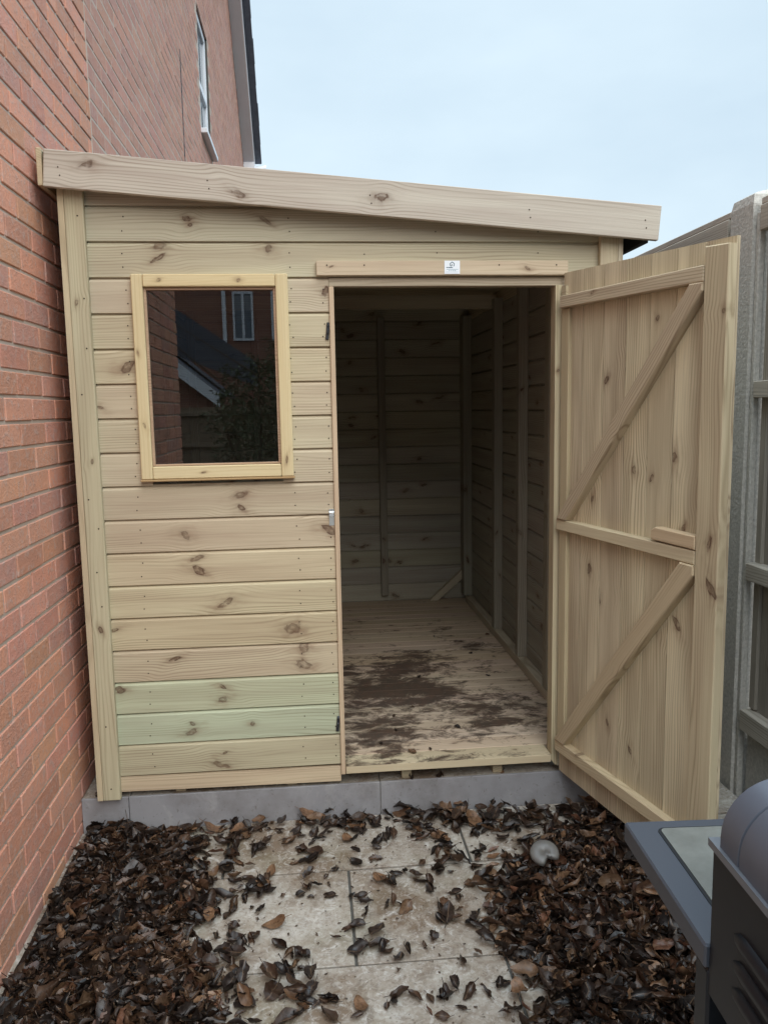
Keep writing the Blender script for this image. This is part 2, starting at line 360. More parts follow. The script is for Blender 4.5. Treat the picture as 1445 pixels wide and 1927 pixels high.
# ------------------------------------------------------------------ ground and paving
mb = MB(); mb.add([(-300, -300, -.03), (300, -300, -.03), (300, 300, -.03), (-300, 300, -.03)], [[0, 1, 2, 3]])
tag(mb.build('ground', DARKSOIL), kind='structure')
mb = MB()
mb.add([(-.86, -4, -.006), (1.3, -4, -.006), (1.3, 2.776, -.006), (-.86, 2.776, -.006)], [[0, 1, 2, 3]], mi=1)
yy = 2.886; row = 0
while yy > -4:
    y0 = yy-.453; off = .49 if row % 2 == 0 else .085
    ks = [off+.81*k for k in range(-4, 4)]
    for a in ks:
        x0, x1 = max(a+.0042, -.855), min(a+.81-.0042, 1.29); yt = min(yy-.0042, 2.774)
        if x1-x0 > .02 and yt > y0+.01:
            abox(mb, x0, x1, y0+.0042, yt, -.03, random.uniform(-.001, .001), ch=.002, mi=0)
    yy = y0; row += 1
tag(mb.build('paving', [TILE, GROUT]), kind='structure')

# ------------------------------------------------------------------ raised plinth the shed stands on
pl = thing('tiled_plinth', 'low grey tiled plinth with dark joints under the shed', 'plinth', (.2, 2.78, 0))
mb = MB(); abox(mb, -.846, 1.448, 2.79, 5.45, -.02, .1125); abox(mb, 1.16, 1.448, 2.42, 2.788, -.02, .1125); mb.build('core', CONC, pl)
mb = MB()
js = [-.846, -.681, .222, 1.155]
for a, b in zip(js[:-1], js[1:]): abox(mb, a+.0012, b-.0012, 2.778, 2.7885, -.02, .1245, ch=.001)
mb.build('front_tile', TILEG, pl)
mb = MB()
for i in range(-1, 3):
    for j in range(3):
        x0 = max(i*.9-.678, -.846); x1 = min(i*.9+.219, 1.446)
        if x1 > x0: abox(mb, x0, x1, 2.790+j*.88, 2.790+(j+1)*.88-.005, .114, .1222)
abox(mb, 1.162, 1.446, 2.42, 2.786, .114, .1222)
mb.build('top_tile', TILE, pl)

# ------------------------------------------------------------------ garden shed
SX = V(.15, 2.9, .12)
shed = thing('garden_shed', 'new pale pine garden shed with sloping roof, one window and an open door', 'shed', SX)
FY = 2.777; P = .115; ZG = [2.042-P*k for k in range(-2, 18)]    # groove heights, index k+2
KN = [(-0.241,1.201,.0166),(-0.238,1.151,.0149),(-0.435,1.066,.0166),(-0.395,.988,.0133),(-0.396,.941,.0166),(-0.312,.817,.0232),(-0.077,.715,.0232),(-0.694,.74,.0133),(-0.04,.641,.0199),(-0.491,.628,.0133),(-0.041,.585,.0199),(-0.334,.519,.0116),(-0.332,.472,.0149),(-0.69,.522,.0166),(-0.444,.387,.01),(-0.233,.375,.01),(-0.446,.358,.0149),(-0.24,.346,.0133),(-0.332,.273,.0083),(-0.352,.23,.0199),(.068,1.062,.0216),(-0.597,1.64,.0232),(-0.69,1.506,.0116),(-0.472,2.026,.0166),(-0.477,1.992,.0133),(-0.117,2.024,.0149),(-0.118,1.997,.0133),(.268,2.028,.0116),(.273,1.996,.0133),(.73,2.028,.0133),(.74,1.993,.0133),(-0.377,2.122,.0133),(-0.123,2.111,.0133),(-0.371,2.093,.0116),(.311,2.117,.0133),(-0.695,2.0,.0149),(.07,1.884,.0149)]
TINTS = {-1: (.90, .95, .95), 0: (.96, .99, .95), 1: (1.0, .98, .97), 2: (1.0, 1.0, .93), 3: (1.02, 1, .92), 4: (1.0, .96, .92), 5: (.98, .97, .92), 6: (1.02, 1.0, .97), 7: (.92, .88, .85), 8: (.95, .89, .85), 9: (1.0, .95, .87), 10: (1.0, .98, .88), 11: (.97, .93, .83), 12: (.97, .93, .88), 13: (.90, 1.05, .98), 14: (.87, 1.06, 1.02), 15: (.91, .93, .86)}
front = MB()
def clad(k, x0, x1):
    zb = 2.042-P*(k+1)
    kk = [(a-x0, b-zb, r) for a, b, r in KN if x0-.02 <= a <= x1+.02 and zb <= b < zb+P]
    shiplap(front, (x0, FY+.015, zb), X, Z, -Y, x1-x0, P, tint=TINTS.get(k, (1, 1, 1)), kn=kk)
for k in (-1, 0): clad(k, -.703, 1.014)
for k in range(1, 16):
    zb = 2.042-P*(k+1)
    if 1 <= k <= 6: clad(k, -.703, -.535); clad(k, -.094, .079)
    else: clad(k, -.703, .079)
    clad(k, .886, 1.014)
prism(front, (-.703, FY+.015, 2.158), X, Z, -Y, [(0, 0), (1.1, 0), (1.1, .028), (0, .117)], .015, tint=(.9, .93, .95))
prism(front, (-.703, FY+.016, .147), X, Z, -Y, [(0, 0), (.782, -.008), (.782, .049), (0, .055)], .0165, tint=(1.06, .97, .9))
prism(front, (.886, FY+.016, .15), X, Z, -Y, [(0, 0), (.128, 0), (.128, .05), (0, .05)], .0165)
for k in range(-1, 16):
    zc = 2.042-P*(k+.5)
    cols = [(-.588, 1), (-.05, 1), (.062, 1)] if k > 0 else [(-.588, 1), (-.3, .3), (-.05, 1), (.2, .5), (.45, 1), (.8, .8)]
    for xc, pr in cols:
        if random.random() <= pr:
            for dz in (-.023, .021):
                disc(front, (xc+random.uniform(-.006, .006), FY-.0002, zc+dz+random.uniform(-.003, .003)), -Y, .0024, mi=1)
front.build('front_cladding', [PINE, NAILM], shed)
# corner trims
mb = MB()
prism(mb, (-.7815, FY+.09, .128), Z, Y, X, [(0, -.113), (2.10, -.113), (2.10, 0), (0, 0)], .019, tint=(1.02, .97, .87))
box(mb, (-.762, FY, .127), Z, X, -Y, 2.11, .0595, .0225, tint=(.94, .96, .88), kn=[(1.72, .02, .008), (1.2, .035, .006), (.62, .03, .009)])
for zc in (2.12, 1.86, 1.7, 1.55, 1.2, 1.1, .95, .83, .4, .17): disc(mb, (-.735+random.uniform(-.012, .018), FY-.0226, zc), -Y, .0028, mi=1)
mb.build('corner_trim', [PINE, NAILM], shed)
mb = MB()
box(mb, (1.012, FY, .13), Z, X, -Y, 1.98, .062, .0225, tint=(1, .97, .9)); box(mb, (1.0745, FY+.09, .13), Z, X, -Y, 1.98, .018, .113)
mb.build('corner_trim', PINE, shed)
# fascias and roof
sl = -.081
mb = MB(); UF = V(1, 0, sl).normalized(); VF = V(-sl, 0, 1).normalized()
box(mb, (-.8095, 2.73, 2.199), UF, VF, -Y, 2.0135, .1135, .02, tint=(.98, 1.0, 1.13), kn=[(.13, .075, .016), (.60, .035, .014), (1.062, .05, .019)])  # bluish tint: lens glare over the fascia put into the wood colour
for xc in (-.76, -.3, .22, .75, 1.15): disc(mb, (xc, 2.7099, 2.26-.081*(xc+.8)), -Y, .0025, mi=1); disc(mb, (xc+.004, 2.7099, 2.235-.081*(xc+.8)), -Y, .0025, mi=1)
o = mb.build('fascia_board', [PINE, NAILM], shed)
mb = MB(); box(mb, (-.827, 2.716, 2.203), Y, Z, X, 2.66, .114, .0165, tint=(1.03, .96, .84)); mb.build('fascia_board', PINE, shed)
mb = MB(); box(mb, (1.152, 2.733, 2.032), Y, Z, X, 2.62, .10, .02, tint=(.5, .5, .55)); mb.build('eave_board', FELT, shed)
mb = MB()
prism(mb, (-.81, 2.7325, 2.262), UF, VF, Y, [(0, 0), (1.985, 0), (1.985, .012), (0, .012)], 2.64)
mb.build('roof_deck', PINED, shed)
mb = MB()
prism(mb, (-.81, 2.732, 2.305), UF, VF, Y, [(0, 0), (2.0, 0), (2.0, .003), (0, .003)], 2.64)
mb.build('roof_felt', FELT, shed)
mb = MB()
for yy in (3.55, 4.4): abox(mb, -.7, 1.04, yy, yy+.045, 2.02, 2.09)
mb.build('roof_purlin', PINE, shed)
# side and back walls
for nm, xo, W_ in (('left_wall', -.763, X), ('right_wall', 1.062, -X)):
    mb = MB()
    for k in range(-1, 17):
        zb = max(2.042-P*(k+1), .13)
        if nm == 'right_wall' and k < 0: continue
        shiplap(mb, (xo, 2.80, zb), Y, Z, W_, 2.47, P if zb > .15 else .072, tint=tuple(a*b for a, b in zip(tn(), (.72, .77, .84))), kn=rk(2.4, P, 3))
    if nm == 'left_wall': abox(mb, -.763, -.748, 2.80, 5.27, 2.15, 2.27, 'y')
    else: abox(mb, 1.047, 1.062, 2.80, 5.27, 2.04, 2.12, 'y')
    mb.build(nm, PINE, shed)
mb = MB()
for k in range(-2, 17):
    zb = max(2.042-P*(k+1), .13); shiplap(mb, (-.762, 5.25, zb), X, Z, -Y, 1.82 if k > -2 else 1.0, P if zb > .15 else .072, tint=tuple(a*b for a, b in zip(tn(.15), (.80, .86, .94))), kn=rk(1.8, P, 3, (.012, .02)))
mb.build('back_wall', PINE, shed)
for (x0, x1, y0, y1) in ((1.0, 1.046, 3.3, 3.36), (1.0, 1.046, 3.78, 3.83), (1.0, 1.046, 4.29, 4.35), (.99, 1.046, 5.12, 5.23), (.45, .495, 5.19, 5.234), (-.35, -.305, 5.19, 5.234), (-.747, -.70, 3.3, 3.345), (-.747, -.70, 4.3, 4.345), (1.0, 1.046, 2.83, 2.87), (-.747, -.70, 5.185, 5.233)):
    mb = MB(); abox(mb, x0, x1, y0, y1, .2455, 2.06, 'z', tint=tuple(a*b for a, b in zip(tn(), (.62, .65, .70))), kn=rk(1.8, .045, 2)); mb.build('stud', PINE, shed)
mb = MB(); abox(mb, 1.0, 1.046, 2.80, 5.118, .2, .245, 'y'); mb.build('wall_plate', PINE, shed)
mb = MB(); prism(mb, (.77, 5.234, .2), X, Z, -Y, [(0, 0), (.06, 0), (.30, .21), (.30, .27)], .04, lcmap=lambda a, b, w: (a+b, b-a, w)); mb.build('wall_brace', PINE, shed)
# floor
mb = MB(); yb = 2.7645; i = 0
while yb < 5.24:
    if i == 0: box(mb, (.0975, yb, .17), X, Y, Z, .762, .0938, .0285, ch=.0014, tint=(.95, 1.0, .9), kn=rk(.76, .095, 1, (.006, .01)))
    else: box(mb, (-.745, yb, .183), X, Y, Z, 1.79, .0938, .0165, ch=.0014, tint=tn(.08), kn=rk(1.8, .095, 2, (.006, .012)))
    yb += .095; i += 1
fl = mb.build('floor', PINEF, shed)
for xb in (.322, .665, -.1, -.5, .98):
    mb = MB(); abox(mb, xb-.018, xb+.018, 2.80, 5.2, .1235, .168, 'y', tint=(.75, .72, .65)); mb.build('floor_bearer', PINE, shed)
# door frame
mb = MB()
box(mb, (.0795, FY+.045, .166), Z, X, -Y, 1.731, .0165, .053, tint=(1.08, .95, .88))
mb.build('door_jamb', PINE, shed)
mb = MB()
prism(mb, (.861, FY+.045, .157), X, Z, -Y, [(0, .02), (.0145, 0), (.0235, 0), (.0235, 1.742), (0, 1.742)], .053, tint=(1, .98, .87), lcmap=lambda a, b, w: (b, a, w), kn=[(1.45, .012, .006)])
mb.build('door_jamb', PINE, shed)
mb = MB(); abox(mb, .0795, .905, FY+.002, FY+.045, 1.8985, 1.9285, tint=(.82, .79, .78)); mb.build('door_header', PINE, shed)
mb = MB(); abox(mb, .0395, .902, FY-.0165, FY-.0005, 1.9315, 1.9795, tint=(1.05, .97, .93), kn=[(.05, .03, .005), (.72, .022, .009)]); 
for xc in (.075, .2, .66, .86): disc(mb, (xc, FY-.0172, 1.965), -Y, .0026, mi=1)
mb.build('drip_board', [PINE, NAILM], shed)
mb = MB(); abox(mb, .4715, .5245, FY-.0182, FY-.0172, 1.9355, 1.9792, ch=.0002); stk = mb.build('maker_sticker', PAPER, shed)
ORG[stk.name] = ORG[shed.name]
mb = MB(); sy = FY-.0183
def pr2(poly, mi=0): prism(mb, (.4715, sy, 1.9355), X, Z, -Y, poly, .0003, mi=mi)
# little house mark: roof strokes, walls and a leaf curl inside
def stroke(pts, w=.0011, mi=0):
    for (a, b), (c, d) in zip(pts[:-1], pts[1:]):
        l = math.hypot(c-a, d-b) or 1; nx, ny = -(d-b)/l*w, (c-a)/l*w
        pr2([(a+nx, b+ny), (c+nx, d+ny), (c-nx, d-ny), (a-nx, b-ny)], mi)
stroke([(.0192, .0335), (.0268, .0395), (.0338, .0335), (.0325, .0262), (.0302, .0262)]); stroke([(.0195, .0335), (.0205, .0258), (.0248, .0262), (.0262, .0318)])
for (x0, x1, z0, z1, mi) in ((.0066, .0125, .0198, .0222, 0), (.0135, .0172, .0196, .0224, 0), (.018, .0275, .0196, .0224, 0), (.0295, .030, .0196, .0214, 1), (.0068, .0468, .0142, .0156, 1), (.0145, .0185, .0098, .0116, 1), (.021, .025, .0098, .0116, 1), (.0275, .032, .0098, .0116, 1), (.034, .039, .0098, .0116, 1), (.004, .048, .0060, .0066, 1)):
    pr2([(x0, z0), (x1, z0), (x1, z1), (x0, z1)], mi)
mb.build('printed_mark', [INK, INKL], stk)
# window
mb = MB(); yf = FY-.021
def fr(x0, x1, z0, z1, g, **k): abox(mb, x0, x1, yf, FY+.03, z0, z1, g, .003, **k)
fr(-.568, -.5305, 1.262, 1.938, 'z', kn=[(.18, .022, .009), (.42, .012, .006)]); fr(-.098, -.057, 1.262, 1.938, 'z', kn=[(.06, .02, .009)])
fr(-.5295, -.099, 1.897, 1.9375, 'x', kn=[(.05, .02, .007), (.31, .02, .007)], tint=(1, .98, .95)); fr(-.5295, -.099, 1.2625, 1.305, 'x', kn=[(.17, .02, .006)])
wf = mb.build('window_frame', PINEY, shed)
mb = MB(); abox(mb, -.571, -.053, yf-.004, FY-.001, 1.2545, 1.2615, tint=(.62, .5, .42)); mb.build('sill_drip', PINEY, wf)
mb = MB()
for a in ((-.530, -.522, 1.306, 1.896), (-.107, -.0985, 1.306, 1.896), (-.5215, -.1075, 1.888, 1.896), (-.5215, -.1075, 1.306, 1.312)): abox(mb, a[0], a[1], FY-.008, FY+.006, a[2], a[3], tint=(.86, .68, .62), ch=.001)
mb.build('glazing_bead', PINE, wf)
mb = MB(); mb.add([(-.529, FY+.004, 1.3075), (-.1, FY+.004, 1.3075), (-.1, FY+.004, 1.895), (-.529, FY+.004, 1.895)], [[0, 1, 2, 3]]); mb.build('pane', GLASS, wf)
# black catches and zinc latch plate on the front
def catch(x, z, tilt):
    mb = MB(); U = V(math.sin(tilt), 0, math.cos(tilt)); Vv = V(math.cos(tilt), 0, -math.sin(tilt)); O = V(x, FY-.0005, z)
    box(mb, O-Vv*.0055, U, Vv, -Y, .058, .011, .005, .002); box(mb, O-Vv*.0045+U*.018, U, Vv, -Y, .016, .009, .010, .003)
    box(mb, O-Vv*.005+U*.042, U, Vv, -Y, .012, .010, .007, .002); o = mb.build('turn_catch', BLACKP, shed)
    mb = MB(); disc(mb, O+U*.031-Y*.0052, -Y, .0028, .0015); mb.build('screw', STEEL, o)
catch(.0695, 1.722, R(6)); catch(.0695, .330, R(6))
mb = MB(); prism(mb, (.061, FY-.0005, 1.084), Z, -Y, X, [(0, 0), (.058, 0), (.058, .001), (.05, .0016), (.044, .013), (.034, .014), (.030, .0016), (0, .001)], .0165)
la = mb.build('latch_plate', STEEL, shed)
# door
DA = R(70); DU = V(math.cos(DA), -math.sin(DA), 0); DN = V(-math.sin(DA), -math.cos(DA), 0); H0 = V(.888, 2.762, 0)
dr = -.012
def dz(u, z): return z if z > 1.3 else z-(1.3-z)*u*.10     # boards hang a little low at the free edge
mb = MB(); nb = 7; bw = .724/nb
DK = [[(1.165-.14, .05, .012)], [(.79, .05, .014), (1.03, .06, .013)], [(.69, .0, .011), (1.43, .02, .014), (.28, .05, .012)], [(1.145, .05, .014), (.22, .06, .014)], [(1.12, .02, .014), (1.60, .03, .011), (.66, .06, .01)], [(1.19, .005, .020), (.69, .04, .016), (.98, .05, .012)], [(.3, .03, .02), (1.0, .05, .012)]]
for i in range(nb):
    a, b = i*bw+.0003, (i+1)*bw-.0003; g = .0022
    pts = [(a, dz(a, .14)), (b, dz(b, .14)), (b, 1.938-.02*b), (a, 1.938-.02*a)]
    tt = random.choice([(.97, .96, .93), (1.04, 1.04, 1.0), (.92, .89, .87), (1.0, .98, .95)])
    prism(mb, H0-DN*.011, DU, Z, DN, pts, .009, tint=tt, lcmap=lambda p, q, w, a=a: (q-.14, p-a, w), kn=DK[i])
    prism(mb, H0-DN*.002, DU, Z, DN, [(pts[0][0]+g*.6, pts[0][1]), (pts[1][0]-g*.1, pts[1][1]), (pts[2][0]-g*.1, pts[2][1]), (pts[3][0]+g*.6, pts[3][1])], .002, tint=tt, lcmap=lambda p, q, w, a=a: (q-.14, p-a, w), kn=DK[i])
door = mb.build('door', PINED, shed)
def dpiece(name, poly, T, mat=PINE, ang=0, w0=.0003, **k):
    mb = MB(); ca, sa = math.cos(ang), math.sin(ang); o0 = poly[0]
    # bevelled look: main slab and a slightly smaller face
    f = lambda p, q, w: ((p-o0[0])*ca+(q-o0[1])*sa, -(p-o0[0])*sa+(q-o0[1])*ca, w)
    prism(mb, H0+DN*w0, DU, Z, DN, poly, T-.003, lcmap=f, sd=k.get('sd', 50), tint=k.get('tint', (1, 1, 1)), kn=k.get('kn', ()))
    c = (sum(p[0] for p in poly)/len(poly), sum(p[1] for p in poly)/len(poly))
    n = len(poly); ins = []
    ar = sum(poly[i][0]*poly[(i+1) % n][1]-poly[(i+1) % n][0]*poly[i][1] for i in range(n)); sg = 1 if ar > 0 else -1
    for i in range(n):
        p0, p1, p2 = [Vector(poly[j % n]) for j in (i-1, i, i+1)]
        d1 = (p1-p0).normalized(); d2 = (p2-p1).normalized(); n1 = Vector((-d1.y, d1.x))*sg; n2 = Vector((-d2.y, d2.x))*sg
        bb = (n1+n2).normalized(); ins.append(tuple(p1+bb*.003/max(.35, bb.dot(n1))))
    vs = []; lc = []
    for pp, w in ((poly, T-.003), (ins, T)):
        for (a, b) in pp: vs.append(H0+DN*(w0+w)+DU*a+Z*b); lc.append(f(a, b, w))
    fs = [list(range(n, 2*n))]+[[i, (i+1) % n, n+(i+1) % n, n+i] for i in range(n)]
    if sg > 0: fs = [q[::-1] for q in fs]
    ctr = H0+DN*(w0-.05)+DU*c[0]+Z*c[1]
    for i, q in enumerate(fs):
        nn = (vs[q[1]]-vs[q[0]]).cross(vs[q[2]]-vs[q[1]]); fc = sum((vs[j] for j in q), Vector())/len(q)
        if nn.dot(fc-ctr) < 0: fs[i] = q[::-1]
    mb.add(vs, fs, lc, k.get('sd', 50), k.get('tint', (1, 1, 1)), (list(k.get('kn', ()))+[(0, 0, 0)]*3)[:3])
    ORG[door.name] = ORG[shed.name]
    return mb.build(name, mat, door)
dpiece('hinge_batten', [(.003, .272), (.045, .268), (.045, 1.816), (.003, 1.816)], .013, ang=R(90), tint=(.97, .93, .8), sd=11)
dpiece('rail', [(.012, 1.817), (.640, 1.815), (.640, 1.860), (.012, 1.858)], .028, sd=21, tint=(1.0, .95, .9), kn=[(.17, .03, .006)])
dpiece('rail', [(.004, 1.049), (.640, 1.028), (.640, 1.069), (.004, 1.088)], .028, sd=22, tint=(1.06, 1.02, .92))
dpiece('rail', [(.008, .228), (.640, .166), (.640, .209), (.008, .271)], .028, sd=23, tint=(1.06, 1.0, .88), kn=[(.13, .03, .01)])
dpiece('stile', [(.6415, .07), (.7235, .07), (.7235, 1.903), (.6415, 1.908)], .028, ang=R(90), sd=24, tint=(1.03, 1.0, .9), kn=[(1.03, -.05, .016), (1.66, -.07, .008), (.9, -.06, .02)])
dpiece('brace', [(.010, 1.0895), (.062, 1.088), (.6405, 1.792), (.6405, 1.8142), (.594, 1.8148)], .034, ang=math.atan2(.73, .58), sd=25, tint=(.93, .86, .8), kn=[(.5, .03, .012)])
dpiece('brace', [(.012, .2725), (.066, .267), (.6405, .998), (.6405, 1.0268), (.588, 1.0288)], .034, ang=math.atan2(.75, .57), sd=26, tint=(1.0, .93, .82), kn=[(.4, .03, .012)])
dpiece('latch_block', [(.468, 1.079), (.6405, 1.072), (.6405, 1.112), (.485, 1.119), (.468, 1.108)], .03, sd=27, tint=(1.08, .96, .84))
mb = MB(); prism(mb, H0-DN*.002+DU*.0+Z*0, DU, Z, DN, [(.0, 1.862), (.024, 1.862), (.024, 1.893), (0, 1.893)], .012, tint=(.95, .93, .85)); mb.build('hinge_packer', PINE, door)

# ------------------------------------------------------------------ brick house on the left
house = thing('brick_house', 'tall red brick house wall along the left of the shed, gable and white window above', 'house', (-1.2, 3.5, 0))
def brickwall(mb, x0, y0, y1, z0, z1, top=None, hole=None, pal=None, depth=.02, phase=0, rake=.005):
    k = 0; z = z0
    while z < z1:
        yy = y0-(0 if (k+phase) % 2 else .1125)
        while yy < y1:
            a, b = max(yy+.005, y0), min(yy+.22, y1)
            if b-a > .03 and (top is None or z+.07 < top((a+b)/2)) and not (hole and a < hole[1] and b > hole[0] and z < hole[3] and z+.065 > hole[2]):
                j = random.uniform(-.0012, .0012); cc = random.random()
                if cc < .12: t = (.86, .90, .98)
                elif cc < .22: t = (1.07, 1.03, .98)
                else: q = random.uniform(.84, 1.09); t = (q, q*random.uniform(.95, 1.06), q*random.uniform(.93, 1.06))
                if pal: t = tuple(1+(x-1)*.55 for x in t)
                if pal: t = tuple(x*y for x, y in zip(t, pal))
                z0b, z1b = z+.005+random.uniform(-.001, .001), z+.070+random.uniform(-.001, .001)
                box(mb, (x0-depth, a, z0b), Y, Z, X, b-a, z1b-z0b, depth+j, .0025, tint=t)
            yy += .225
        z += .075; k += 1
XW = -.847; Z0 = 2.666-.075*37
mb = MB(); brickwall(mb, XW, .1, 3.522, Z0, 3.95)
mb.build('side_wall', BRICK, house)
mb = MB(); mb.add([(XW-.0045, .12, -.1), (XW-.0045, 3.522, -.1), (XW-.0045, 3.522, 5.2), (XW-.0045, .12, 5.2)], [[0, 1, 2, 3]])
mb.add([(XW-.0045, .12, -.1), (-4, .12, -.1), (-4, .12, 5.2), (XW-.0045, .12, 5.2)], [[0, 1, 2, 3]], mi=1)
abox(mb, -.872, XW+.001, 3.5225, 3.531, 1.6, 5.2)
mb.build('side_mortar', [MORTAR, BRICK], house)
mb = MB(); abox(mb, -4, XW+.01, .05, 3.53, 5.2, 5.26); mb.build('coping', GREYP, house)
XG = -.872
gab = lambda y: 5.25+(12.84-y)*.87 if y > 8.2 else 5.25+(y-3.55)*.87
W0, W1, WZ0, WZ1 = 7.62, 8.36, 3.98, 5.04
mb = MB(); brickwall(mb, XG, 3.532, 12.84, Z0+.075*22-.02, 9.3, top=gab, hole=(W0, W1, WZ0-.03, WZ1), pal=(.82, .90, .98), phase=1)  # pal greys the gable bricks, veiling glare painted into their colour
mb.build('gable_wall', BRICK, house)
mb = MB(); xm = XG-.0015
def quad(y0, y1, z0, z1): mb.add([(xm, y0, z0), (xm, y1, z0), (xm, y1, z1), (xm, y0, z1)], [[0, 1, 2, 3]])
quad(3.53, W0, -.1, 5.25); quad(W1, 12.84, -.1, 5.25); quad(W0, W1, -.1, WZ0-.03); quad(W0, W1, WZ1, 5.25)
mb.add([(xm, 3.53, 5.25), (xm, 12.84, 5.25), (xm, 8.19, 9.28)], [[0, 1, 2]])
mb.add([(xm, 12.84, -.1), (-7, 12.84, -.1), (-7, 12.84, 5.25), (xm, 12.84, 5.25)], [[0, 1, 2, 3]])
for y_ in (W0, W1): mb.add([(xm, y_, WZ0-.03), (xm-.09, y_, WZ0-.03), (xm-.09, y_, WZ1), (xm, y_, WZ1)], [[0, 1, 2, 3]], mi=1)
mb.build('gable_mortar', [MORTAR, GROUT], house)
mb = MB(); abox(mb, XG-.003, XG+.0015, 6.42, 6.455, 1.5, 4.15); mb.build('movement_joint', RUBBER, house)
mb = MB(); xf = XG-.02
for (a, b, c, d) in ((W0+.001, W0+.06, WZ0, WZ1), (W1-.06, W1-.001, WZ0, WZ1), (W0+.061, W1-.061, WZ0, WZ0+.06), (W0+.061, W1-.061, WZ1-.06, WZ1-.001), (W0+.061, W1-.061, 4.40, 4.46)): abox(mb, xf-.05, xf, a, b, c, d, ch=.004)
hw = mb.build('window', WHITEP, house)
mb = MB(); abox(mb, XG-.08, XG+.055, W0-.05, W1+.07, WZ0-.045, WZ0-.003, ch=.004); mb.build('sill', WHITEP, hw)
def mk_hglass():
    t = NT('house_glass'); return t.set((.16, .19, .22), .05, .8)
HG = mk_hglass()
mb = MB(); abox(mb, xf-.03, xf-.022, W0+.06, W1-.06, WZ0+.06, WZ1-.06); mb.build('pane', HG, hw)
tl = V(0, -1, .87).normalized()
for sgn in (1, -1):
    Uu = V(0, -sgn, .87).normalized(); Nn = V(0, .87*sgn, 1).normalized(); yb = 12.98 if sgn > 0 else 3.40; L = 6.55
    mb = MB(); box(mb, (XG+.001, yb, 5.13), Uu, Nn, X, L, .012, .145, ch=.001); mb.build('soffit', GREYL, house)
    mb = MB(); box(mb, (XG+.147, yb, 5.13), Uu, Nn, X, L, .17, .018, ch=.002); mb.build('bargeboard', WHITEP, house)
    mb = MB(); O = V(XG+.262, yb, 5.13)+Nn*.172
    box(mb, O-X*6, Uu, Nn, X, L, .05, 6, ch=.004); k = 0
    while k*.3 < L-.3: box(mb, O-X*.6+Uu*(k*.3)+Nn*.04, Uu, Nn, X, .34, .02+.004*(k % 2), .6+.004*(k % 3), ch=.003); k += 1
    mb.build('roof', ROOFT, house)
mb = MB(); abox(mb, XG+.002, XG+.166, 12.842, 13.0, 4.90, 5.22, ch=.004); mb.build('box_end', WHITEP, house)
mb = MB(); tube(mb, (-6, 13.06, 5.16), (XG+.30, 13.06, 5.16), .06, .06, 12); tube(mb, (XG+.30, 13.06, 5.16), (XG+.33, 13.06, 5.16), .075, .075, 12); mb.build('gutter', WHITEP, house)

# ------------------------------------------------------------------ fence on the right
FX = 1.46
fence = thing('wooden_fence', 'weathered grey board fence with a chamfered concrete post, right of the open door', 'fence', (FX, 2.6, .1))
def post(y0, y1, top):
    mb = MB(); x0, x1 = FX, FX+.115; c = .03; zc = top-.055
    prof = [(x0, y0), (x1, y0), (x1, y1), (x0, y1)]
    vs = [(x, y, -.1) for x, y in prof]+[(x, y, zc) for x, y in prof]
    ins = [(x0+.03, y0+.035, top-.012), (x1-.03, y0+.035, top), (x1-.03, y1-.035, top), (x0+.03, y1-.035, top-.012)]
    mid = [(x0+.006, y0+.006, zc+.03), (x1-.006, y0+.006, zc+.03), (x1-.006, y1-.006, zc+.03), (x0+.006, y1-.006, zc+.03)]
    vs += mid+ins; fs = [[3, 2, 1, 0]]
    for l in range(3): fs += [[l*4+i, l*4+(i+1) % 4, l*4+4+(i+1) % 4, l*4+4+i] for i in range(4)]
    fs.append([12, 13, 14, 15]); mb.add(vs, fs)
    for (a, b) in ((y0-.022, y0-.0005), (y1+.0005, y1+.022)):      # flanges either side of the panel slot
        abox(mb, x0+.012, x0+.035, a, b, -.1, zc-.03, ch=.004); abox(mb, x1-.035, x1-.008, a, b, -.1, zc-.03, ch=.004)
    return mb.build('concrete_post', CONC, fence)
post(2.585, 2.725, 2.185); post(4.6, 4.74, 2.185); post(.62, .76, 2.185)
def panel(y0, y1):
    mb = MB(); yy = y0; i = 0
    while yy < y1-.02:
        w = min(.125, y1-yy); box(mb, (FX+.052, yy, .36), Z, Y, X, 1.76+random.uniform(-.006, .006), w-.002, .016+.006*(i % 2), tint=tuple(random.uniform(.8, 1.1) for _ in range(1))*3, kn=rk(1.7, .12, 3, (.006, .012))); yy += .118; i += 1
    p = mb.build('fence_panel', OLDW, fence)
    for (a, b) in ((.352, .425), (.885, .945), (1.50, 1.556), (2.035, 2.116)):
        mb = MB(); box(mb, (FX+.006, y0+.005, a), Y, Z, X, y1-y0-.01, b-a, .046 if a < 2 else .048, .003, tint=(1.3, 1.3, 1.3)); mb.build('rail', OLDW, p)
    mb = MB(); box(mb, (FX+.012, y0, 2.118), Y, X, Z, y1-y0, .085, .022, .003, tint=(1.5, 1.5, 1.55)); mb.build('capping', OLDW, p)
    for yy in (y0+.006, y1-.041):
        mb = MB(); box(mb, (FX+.038, yy, .43), Z, Y, X, 1.65, .035, .0135, .002); mb.build('batten', OLDW, p)
    mb = MB(); abox(mb, FX+.04, FX+.085, y0, y1, -.05, .345, 'y', .004); mb.build('gravel_board', CONC, fence)
panel(2.75, 4.575); panel(.785, 2.56)

# ------------------------------------------------------------------ barbecue, lower right
BO = V(.5235, 1.263, 0); BA = V(-.056, -.9984, 0); BB = V(.9984, -.056, 0)
bbq = thing('barbecue', 'dark grey metal gas barbecue with domed lid and side shelf, lower right', 'barbecue', BO+BA*.6+BB*.3)
def bb(mb, a0, a1, b0, b1, z0, z1, ch=.003, **k): box(mb, BO+BA*a0+BB*b0+Z*z0, BA, BB, Z, a1-a0, b1-b0, z1-z0, ch, **k)
mb = MB(); n = 24
